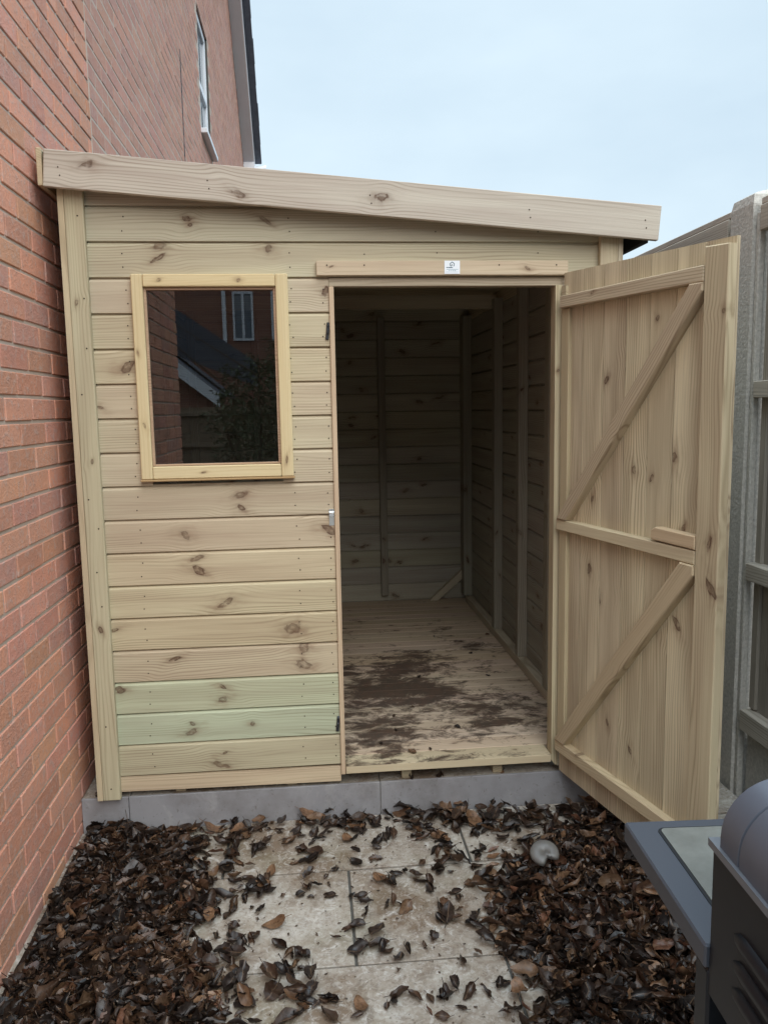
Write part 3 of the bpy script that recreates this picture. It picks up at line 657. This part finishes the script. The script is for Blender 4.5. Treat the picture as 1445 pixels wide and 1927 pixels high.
# shelf top sheet with a folded fascia
bb(mb, 0, .322, 0, .5, .735, .770, .003)
sh = mb.build('side_shelf', BBQM, bbq)
def rrect(a0, a1, b0, b1, r, n=6):
    pts = []
    for (ca, cb, s) in ((a1-r, b1-r, 0), (a0+r, b1-r, 1), (a0+r, b0+r, 2), (a1-r, b0+r, 3)):
        for i in range(n+1): t = math.pi/2*(s+i/n); pts.append((ca+r*math.cos(t), cb+r*math.sin(t)))
    return pts
ORG[sh.name] = ORG[bbq.name]
mb = MB(); prism(mb, BO+Z*.7702, BA, BB, Z, rrect(.026, .301, .0455, .453, .014), .0011); mb.build('gasket', RUBBER, sh)
mb = MB(); prism(mb, BO+Z*.7704, BA, BB, Z, rrect(.0305, .2965, .0505, .4485, .010), .0024); mb.build('glass_insert', GLASSP, sh)
mb = MB(); bb(mb, .3225, 1.3, .006, .50, .70, .918, .002)
cb = mb.build('cook_box', BBQD, bbq); ORG[cb.name] = ORG[bbq.name]
mb = MB(); prism(mb, BO+BA*.318+Z*.911, BB, Z, BA, [(.001, 0), (.0055, 0), (.0055, .008), (.016, .008), (.016, .0105), (.001, .0105)], .98); mb.build('rim', BBQR, cb)
for i in range(3):
    mb = MB(); zc = .832-.0365*i; L = .2; pts = []
    for j in range(9):                                   # half capsule louvre bulging out of the panel
        pass
    vs = []; fs = []; na, nc = 12, 7
    for p in range(na+1):
        a = p/na; s = math.sqrt(max(0, 1-max(0, (.18-a)/.18)**2, 0)) if a < .18 else (math.sqrt(max(0, 1-((a-.82)/.18)**2)) if a > .82 else 1)
        for q in range(nc+1):
            th = math.pi*q/nc; vs.append(BO+BA*(.385+L*a)+BB*(.0065-.011*math.sin(th)*s*(.5+.5*math.cos(th*.7)))+Z*(zc+.0135*math.cos(th)*s))
    for p in range(na):
        for q in range(nc): i0 = p*(nc+1)+q; fs.append([i0, i0+1, i0+nc+2, i0+nc+1])
    mb.add(vs, fs); mb.build('louvre', BBQD, cb, smooth=True)
# lid: rounded profile carried along the depth
def lidprof(s=0):
    pts = [(.006+s, .915)]; r = .078
    for i in range(11): t = math.pi-math.pi/2*i/10; pts.append((.006+s+r+r*math.cos(t), .936+(r-s)*math.sin(t)))
    for i in range(1, 9): t = i/8; pts.append((.084+t*.32, .936+r-s+.05*math.sin(t*math.pi)))
    for i in range(11): t = math.pi/2-math.pi/2*i/10; pts.append((.402+r*math.cos(t)-s, .936+(r-s)*math.sin(t)))
    pts.append((.48-s, .915)); return pts
mb = MB(); secs = [(.333, .012), (.336, .005), (.342, 0), (.388, 0), (.389, .0025), (.3915, .0025), (.3925, .0), (.8, -.001), (1.28, 0)]
vs = []; fs = []; n = len(lidprof())
for a, s in secs:
    for (b, z) in lidprof(s): vs.append(BO+BA*a+BB*b+Z*z)
for i in range(len(secs)-1):
    for j in range(n-1): fs.append([i*n+j, (i+1)*n+j, (i+1)*n+j+1, i*n+j+1])
fs.append(list(range(n))); mb.add(vs, [f[::-1] for f in fs]); lid = mb.build('lid', BBQL, bbq, smooth=True)
em = lid.modifiers.new('split', 'EDGE_SPLIT'); em.split_angle = R(38)
for (a0, b0) in ((.285, .004), (.285, .45), (1.25, .004), (1.25, .45)):
    mb = MB(); bb(mb, a0, a0+.04, b0, b0+.04, .0, .734, .004); mb.build('leg', BBQD, bbq)
mb = MB(); bb(mb, .327, 1.25, .05, .45, .14, .66, .004); bb(mb, .327, 1.25, .02, .048, .10, .14, .004); mb.build('cart_panel', BBQD, bbq)

# ------------------------------------------------------------------ leaves
PAL = [(.030, .018, .013), (.045, .026, .017), (.06, .034, .021), (.022, .015, .012), (.085, .045, .026), (.036, .026, .022)]
PALT = [(.15, .083, .045), (.19, .11, .062), (.12, .055, .032)]
def leaf(mb, c, L, yaw, pit, rol, curl, bend, tint, wr=.52, stem=True):
    n = 6; W_ = L*wr/2; vs = []; lc = []; fs = []
    M = Matrix.Rotation(yaw, 3, 'Z') @ Matrix.Rotation(pit, 3, 'Y') @ Matrix.Rotation(rol, 3, 'X')
    tw = random.uniform(-.9, .9); cr_ = random.choice((.01, .02, .03, .045)); blunt = random.uniform(.5, .85); c2 = curl*random.uniform(.3, 1.4); ph = random.uniform(0, 6)
    for i in range(n+1):
        t = i/n; w = W_*math.sin(math.pi*min(1, t**.82*.97+.018))**blunt
        x = (t-.5)*L; zb = bend*L*(4*(t-.5)**2)+.03*L*math.sin(t*9+ph); tr = tw*(t-.5)
        for j in range(5):
            s = (j-2)/2; cu = (curl if s < 0 else c2)
            yy = w*(math.sin(cu*abs(s))/cu if cu > .05 else abs(s))*(1 if s > 0 else -1); zz = w*(1-math.cos(cu*abs(s)))/max(cu, .05)*1.3
            yy *= 1+.10*math.sin(t*23+ph+j)*(abs(s) == 1)
            p = Vector((x, yy*math.cos(tr)-zz*math.sin(tr), zb+yy*math.sin(tr)+zz*math.cos(tr)))+Vector((random.gauss(0, cr_*L), random.gauss(0, cr_*L), random.gauss(0, cr_*L)))
            vs.append(Vector(c)+M @ p); lc.append((x, s*w, 0))
    for i in range(n):
        for j in range(4): q = i*5+j; fs.append([q, q+1, q+6, q+5])
    if stem:
        b = len(vs); p0 = Vector((-.5*L, 0, bend*L)); p1 = p0+Vector((-.28*L, random.uniform(-.1, .1)*L, random.uniform(0, .15)*L))
        for p in (p0, p1):
            for dx, dy in ((0, .0009), (0, -.0009), (0, 0)): vs.append(Vector(c)+M @ (p+Vector((0, dy, .0012 if (dx == 0 and dy == 0) else 0)))); lc.append((.3, .05, 0))
        fs += [[b, b+3, b+5, b+2], [b+2, b+5, b+4, b+1], [b+1, b+4, b+3, b]]
    mb.add(vs, fs, lc, rs(), tint)
def pick(light=.16):
    t = random.choice(PALT) if random.random() < light else random.choice(PAL); k = random.choice((.4, .55, .7, .8, .95, 1.2)); return tuple(x*k for x in t)
def inside(p, poly):
    c = False; n = len(poly)
    for i in range(n):
        (x1, y1), (x2, y2) = poly[i], poly[i-1]
        if (y1 > p[1]) != (y2 > p[1]) and p[0] < (x2-x1)*(p[1]-y1)/(y2-y1)+x1: c = not c
    return c
def edge(p, poly):
    d = 9
    for i in range(len(poly)):
        a, b = Vector(poly[i]), Vector(poly[i-1]); t = max(0, min(1, (Vector(p)-a).dot(b-a)/max(1e-9, (b-a).length_squared))); d = min(d, (Vector(p)-a-(b-a)*t).length)
    return d
def clean(p):   # stay out of the wall
    return p[0] > -.80 and p[1] < 2.755
def heap(name, poly, n, hmax, label, light, wallside):
    mb = MB(); xs = [p[0] for p in poly]; ys = [p[1] for p in poly]; k = 0
    # dark sodden core of the heap
    g = .035; nx = int((max(xs)-min(xs))/g)+1; ny = int((max(ys)-min(ys))/g)+1; idx = {}; vs = []; fs = []
    def hh(x, y):
        if not inside((x, y), poly): return -.01
        e = edge((x, y), poly)
        if wallside == 'L' and x < -.6: e = max(e, .12)
        if wallside == 'R' and x > .8: e = max(e, .12)
        return hmax*min(1, e/.26)**1.15*(.75+.25*math.sin(x*17+y*11)*math.sin(y*13))
    for i in range(nx+1):
        for j in range(ny+1):
            x, y = min(xs)+i*g, min(ys)+j*g; h = hh(x, y); idx[i, j] = len(vs); vs.append((x, y, max(-.004, h*.55-.012)+random.uniform(0, .006)*(h > 0)))
    for i in range(nx):
        for j in range(ny):
            q = [idx[i, j], idx[i+1, j], idx[i+1, j+1], idx[i, j+1]]
            if sum(vs[a][2] > 0 for a in q) >= 3: fs.append(q)
    mb.add(vs, fs, None, 3, (.018, .012, .009))
    while k < n:
        p = (random.uniform(min(xs), max(xs)), random.uniform(min(ys), max(ys)))
        if not inside(p, poly) or not clean(p): continue
        e = edge(p, poly)
        if random.random() > min(1, .3+e/.09): continue
        h = hh(*p); z = h*random.uniform(.45, 1.0)+.010; L = random.choice((.018, .025, .032, .04, .05, .055, .06, .07, .08))*random.uniform(.85, 1.1)
        leaf(mb, (p[0], p[1], z), L, random.uniform(0, 6.3), random.gauss(0, .38), random.gauss(0, .45), random.uniform(.2, 2.3), random.uniform(-.2, .28), pick(light), random.uniform(.42, .74), random.random() < .35); k += 1
    # thinning fringe, crumbs and twigs round the heap
    k = 0
    while k < n//26:
        p = (random.uniform(min(xs)-.15, max(xs)+.15), random.uniform(min(ys), max(ys)+.05))
        if inside(p, poly) or not clean(p) or p[0] > 1.3: continue
        e = edge(p, poly)
        if random.random() > math.exp(-e/.035): continue
        leaf(mb, (p[0], p[1], .006+random.uniform(0, .012)), random.choice((.02, .03, .045, .06, .07)), random.uniform(0, 6.3), random.gauss(0, .3), random.gauss(0, .35), random.uniform(.2, 2.2), random.uniform(-.1, .25), pick(light), random.uniform(.42, .74), random.random() < .3); k += 1
    for k in range(420):
        p = (random.uniform(min(xs)-.35, max(xs)+.35), random.uniform(1.6, 2.75))
        if not clean(p) or p[0] > 1.2 or (inside(p, poly) and random.random() < .6): continue
        leaf(mb, (p[0], p[1], .003), random.uniform(.004, .013), random.uniform(0, 6.3), random.gauss(0, .3), random.gauss(0, .3), random.uniform(.2, 1.5), .1, (.04, .026, .018), .6, False)
    for k in range(70):
        p = (random.uniform(min(xs), max(xs)), random.uniform(1.6, max(ys)))
        if not inside(p, poly) or not clean(p): continue
        q0 = Vector((p[0], p[1], hh(*p)*.9+.012)); an = random.uniform(0, 6.3); L = random.uniform(.03, .11); d0 = Vector((math.cos(an), math.sin(an), random.uniform(-.1, .45)))
        qm = q0+d0*L*.5+Vector((random.gauss(0, .004), random.gauss(0, .004), 0)); c0 = random.choice(((.05, .032, .022), (.10, .065, .04)))
        tube(mb, q0, qm, .0013, .0011, 5, sd=2, tint=c0); tube(mb, qm, qm+(d0+Vector((random.gauss(0, .3), random.gauss(0, .3), 0)))*L*.5, .0011, .0006, 5, sd=2, tint=c0)
    o = mb.build(name, LEAF, smooth=True); tag(o, label, 'leaf litter', kind='stuff'); return o
PL = [(-.83, 2.75), (-.62, 2.75), (-.47, 2.68), (-.42, 2.52), (-.37, 2.42), (-.34, 2.28), (-.40, 2.16), (-.35, 2.05), (-.30, 1.95), (-.26, 1.85), (-.22, 1.4), (-.83, 1.4)]
PR = [(1.25, 2.73), (1.0, 2.70), (.88, 2.58), (.75, 2.46), (.62, 2.38), (.55, 2.28), (.52, 2.18), (.50, 2.04), (.55, 1.87), (.53, 1.72), (.50, 1.4), (1.4, 1.4), (1.4, 2.4)]
heap('leaf_litter', PL, 4600, .085, 'deep heap of wet dark brown leaves against the brick wall', .17, 'L')
heap('leaf_litter', PR, 5000, .085, 'deep heap of brown leaves spread beneath the open door and beside the barbecue', .24, 'R')
CL = [(.02,2.74,8),(.12,2.73,7),(.34,2.74,9),(.45,2.72,9),(.55,2.73,10),(.66,2.72,9),(.78,2.71,9),(-.1,2.73,8),(-.28,2.73,8),(-.24,2.04,7),(-.2,1.93,7),(-.14,1.86,6),(-.28,2.2,5),(-.27,2.4,5),(.48,1.86,5),(.45,2.12,5),(.15,2.70,5),(.05,2.72,6),(.30,2.68,6),(.42,2.68,8),(.50,2.66,8),(.74,2.68,8),(.60,2.60,6),(.36,2.60,5),(.22,2.55,2),(-.15,2.62,4),(-.35,2.70,6),(-.25,2.50,4),(.47,2.45,6),(.38,2.42,4),(.10,2.52,1),(-.2,2.36,4),(.33,2.30,2),(.40,2.25,3),(-.12,2.68,5),(.01,2.68,12),(-.05,2.57,3),(-.08,2.49,3),(-.32,2.64,5),(-.29,2.69,5),(-.23,2.59,3),(.12,2.63,2),(.3,2.72,1),(.25,2.63,4),(.35,2.66,8),(.41,2.54,7),(.43,2.48,7),(.36,2.39,5),(.57,2.7,12),(.65,2.69,12),(.51,2.6,6),(.67,2.62,7),(.7,2.51,5),(.82,2.67,6),(.89,2.7,6),(.88,2.56,5),(.01,2.4,3),(-.04,2.35,5),(-.1,2.31,4),(-.15,2.42,2),(-.23,2.33,4),(-.17,2.19,1),(.2,2.34,3),(.15,2.23,4),(.22,2.21,3),(.12,2.06,3),(.07,2.1,3),(.09,2.31,1),(.16,2.03,4),(.28,2.02,3),(.39,2.13,3),(.43,2.18,3),(-.07,2.04,5),(-.02,1.97,5),(-.13,1.96,5),(-.07,1.88,5),(-.03,1.87,4),(-.05,1.8,4),(.02,1.85,1),(.24,1.86,2),(.27,1.85,2),(.14,1.84,2),(.11,1.8,3),(.19,1.94,2),(.31,1.81,3),(.35,1.86,3),(.5,2.37,4),(.05,2.29,1),(.25,2.4,2),(.13,2.48,2),(.15,2.46,1),(.56,2.49,5),(.76,2.61,3),(-.23,2.12,3),(-.22,2.24,4),(-.2,2.72,4),(-.42,2.73,5),(-.05,2.73,3),(.47,2.73,4),(.2,2.73,2)]
protos = []
for i in range(26):
    mb = MB(); L = random.uniform(.04, .088)
    leaf(mb, (0, 0, 0), L, 0, 0, 0, random.uniform(.2, 2.2), random.uniform(-.04, .2), pick(.12), random.uniform(.45, .78))
    lo_z = min(v[2] for v in mb.v); mb.v = [(v[0], v[1], v[2]-lo_z+.0006) for v in mb.v]
    o = mb.build('fallen_leaf', LEAF, smooth=True); protos.append(o)
def put_leaf(i, x, y, z, label, group, sc=1, tilt=.22):
    o = protos[i]
    if o.get('used'): o = o.copy(); COL.objects.link(o)
    else: o['used'] = True
    o.location = (x, y, z); o.rotation_euler = (random.gauss(0, tilt), random.gauss(0, tilt), random.uniform(0, 6.3)); o.scale = (sc,)*3
    tag(o, label, 'leaf', group); return o
LL = []; scraps = MB()
for (x, y, n) in CL:
    for k in range(n):
        px, py = x+random.gauss(0, .02+.004*n), min(2.757, y+random.gauss(0, .016+.003*n))
        if px < -.8 or inside((px, py), PL) or inside((px, py), PR): continue
        sc = random.choice((.3, .45, .6, .75, .85, .95, 1.05))
        if sc < .7:
            leaf(scraps, (px, py, .006), .075*sc, random.uniform(0, 6.3), random.gauss(0, .25), random.gauss(0, .3), random.uniform(.2, 2.2), random.uniform(-.05, .2), pick(.12), random.uniform(.42, .74)); continue
        LL.append(put_leaf(random.randrange(26), px, py, .001+.007*min(k, 4)*random.random()+random.uniform(0, .004), 'curled brown dead leaf lying among others on the pale paving', 'dead leaves scattered on the pale paving', sc))
tag(scraps.build('leaf_scraps', LEAF, smooth=True), 'small dark leaf scraps strewn over the pale paving', 'leaf scraps', kind='stuff')
for (x, y) in ((.49,3.68),(.41,3.3),(.32,3.21),(.24,2.94),(.35,2.85),(.42,2.86),(.56,3.06),(.31,3.06),(.97,4.34),(.67,4.35),(.81,4.01),(.82,3.65)):
    put_leaf(random.randrange(26), x, y, .201, 'small dark leaf scrap lying on the muddy wooden shed floor', 'leaf scraps on the shed floor', random.uniform(.4, .62), .1)
for (x, y) in ((.445, 2.80), (.46, 2.81), (.33, 2.80), (.69, 2.81), (.68, 2.80), (-.79, 2.80), (-.80, 2.82)):
    put_leaf(random.randrange(26), x, y, .1245, 'dark dead leaf caught on the plinth under the shed floor edge', 'leaves on the plinth ledge', random.uniform(.45, .7), .5)
for o in protos:
    if 'used' in o: del o['used']
    if not o.get('label'): bpy.data.objects.remove(o)
for o in LL+[x for x in COL.objects if x.name.startswith('fallen_leaf')]:
    if 'used' in o: del o['used']
# clear plastic lid on the heap
mb = MB(); c = V(.70, 2.31, .088); n = 30; vs = []; fs = []
rings = [(.0, .004), (.016, .0045), (.024, .004), (.028, .001), (.0295, -.004)]
rings = [(a*1.42, b*1.6) for a, b in rings]
T = Matrix.Rotation(R(24), 3, 'X') @ Matrix.Rotation(R(-6), 3, 'Y')
for (r, z) in rings:
    for i in range(n):
        t = 2*math.pi*i/n; d = abs(((t-R(285)+math.pi) % (2*math.pi))-math.pi); rr = r*(1-(.62*max(0, 1-d/.55)**.6 if r > .023 else 0))*1.1
        vs.append(c+T @ V(rr*math.cos(t), rr*math.sin(t), z))
for k in range(len(rings)-1):
    for i in range(n): fs.append([k*n+i, (k+1)*n+i, (k+1)*n+(i+1) % n, k*n+(i+1) % n])
mb.add(vs, fs); o = mb.build('plastic_lid', CLEARP, smooth=True)
so = o.modifiers.new('thick', 'SOLIDIFY'); so.thickness = .0012
tag(o, 'small round clear plastic lid with a broken edge, lying on the brown leaves', 'lid')

# ------------------------------------------------------------------ what the shed window mirrors, behind the camera
nh = thing('brick_house', 'brick house with white windows and downpipe, mirrored in the shed window', 'house', (-2.5, -27, 0))
def mk_brickflat():
    t = NT('far_brick'); ps = t.sep(t.n('ShaderNodeNewGeometry').outputs['Position']); b = t.n('ShaderNodeTexBrick')
    t.l(t.comb(ps[0], ps[2], 0), b.inputs['Vector']); b.inputs['Scale'].default_value = 1; b.inputs['Brick Width'].default_value = .225; b.inputs['Row Height'].default_value = .075; b.inputs['Mortar Size'].default_value = .006
    b.inputs['Color1'].default_value = (.30, .12, .08, 1); b.inputs['Color2'].default_value = (.24, .10, .075, 1); b.inputs['Mortar'].default_value = (.36, .30, .25, 1)
    return t.set(b.outputs['Color'], .9, .15)
FB = mk_brickflat()
mb = MB(); abox(mb, -9, 6, -35, -27, -.03, 7.6); mb.build('wall', FB, nh)
mb = MB(); prism(mb, (-9.4, -35.4, 7.6), Y, Z, X, [(0, 0), (8.8, 0), (4.4, 3.4)], 15.8); mb.build('roof', ROOFT, nh)
for (x0, x1) in ((-2.85, -2.05), (-1.35, -.6)):
    mb = MB(); yq = -26.99
    for (a, b, c, d) in ((x0, x0+.08, 4.2, 6.1), (x1-.08, x1, 4.2, 6.1), (x0+.08, x1-.08, 4.2, 4.3), (x0+.08, x1-.08, 6.0, 6.1), ((x0+x1)/2-.05, (x0+x1)/2+.05, 4.3, 6.0)): abox(mb, a, b, yq-.02, yq+.06, c, d)
    w = mb.build('window', WHITEP, nh)
    mb = MB(); abox(mb, x0+.07, x1-.07, yq-.01, yq+.02, 4.25, 6.05); mb.build('pane', HG, w)
mb = MB(); abox(mb, -3.25, -3.1, -26.98, -26.85, 3.3, 7.6); mb.build('downpipe', WHITEP, nh)
ga = thing('brick_garage', 'low brick garage with grey roof and white bargeboard, mirrored in the shed window', 'garage', (-4, -20, 0))
mb = MB(); prism(mb, (-9.1, -19.6, -.03), X, Z, -Y, [(0, 0), (6, 0), (6, 2.1), (3.0, 4.55), (0, 2.1)], 5); mb.build('wall', FB, ga)
mb = MB()
prism(mb, (-9.1, -19.3, -.03), X, Z, -Y, [(2.98, 4.75), (6.4, 1.95), (6.4, 2.05), (2.98, 4.85)], 5.6); prism(mb, (-9.1, -19.3, -.03), X, Z, -Y, [(3.0, 4.75), (-.4, 1.95), (-.4, 2.05), (3.0, 4.85)], 5.6)
prism(mb, (-9.1, -21, -.03), X, Z, -Y, [(4.2, 5.3), (7.4, 3.1), (7.4, 2.3), (4.2, 3.6)], 1.5); mb.build('roof', ROOFT, ga)
mb = MB(); prism(mb, (-9.1, -19.27, -.03), X, Z, -Y, [(2.98, 4.3), (6.42, 1.62), (6.42, 2.02), (2.98, 4.82)], .025); prism(mb, (-9.1, -19.27, -.03), X, Z, -Y, [(2.975, 4.3), (-.42, 1.62), (-.42, 2.02), (2.975, 4.82)], .025); mb.build('bargeboard', WHITEP, ga)
fb = thing('wooden_fence', 'brown board fence with rails, mirrored at the bottom of the shed window', 'fence', (-2, -9, 0))
mb = MB(); xx = -6
while xx < 4: box(mb, (xx, -9, 0), Z, X, Y, 1.55, .12, .02, tint=(.7, .6, .5)); xx += .125
fp = mb.build('fence_panel', OLDW, fb); ORG[fp.name] = ORG[fb.name]
for zz in (.35, .85, 1.4):
    mb = MB(); abox(mb, -6, 4, -8.979, -8.93, zz, zz+.08, tint=(.8, .7, .6)); mb.build('rail', OLDW, fp)
bush = thing('evergreen_bush', 'dark evergreen bush, mirrored in the right of the shed window', 'bush', (-.75, -5.6, 0))
mb = MB(); random.seed(5)
for i in range(5):
    a = i*1.3; tube(mb, (-.75+.05*math.cos(a), -5.6+.05*math.sin(a), -.02), (-.75+.5*math.cos(a), -5.6+.4*math.sin(a), 1.5), .035, .012, 6)
tube(mb, (-1.2, -5.5, 1.9), (-2.5, -5.3, 3.0), .012, .004, 5); tube(mb, (-.6, -5.4, 1.9), (-1.9, -5.2, 2.75), .014, .004, 5); tube(mb, (-.5, -5.4, 2.0), (.3, -5.2, 2.9), .012, .004, 5)
mb.build('stem', BARK, bush)
mb = MB()
for i in range(9000):
    while True:
        p = V(random.uniform(-1, 1), random.uniform(-1, 1), random.uniform(-1, 1))
        if .2 < p.length < 1*(.8+.2*math.sin(p.x*7+p.z*9)*math.cos(p.y*6)): break
    c = V(-.42+p.x*1.15, -5.6+p.y*.8, 1.2+p.z*1.3)
    d = V(random.gauss(0, 1), random.gauss(0, 1), random.gauss(0, 1)).normalized(); e = d.orthogonal().normalized(); s = random.uniform(.02, .04)
    k = random.uniform(.6, 1.4); mb.add([c-d*s, c+e*s*.45, c+d*s, c-e*s*.45], [[0, 1, 2, 3]], None, 0, (k, k, k))
mb.build('foliage', HEDGE, bush)
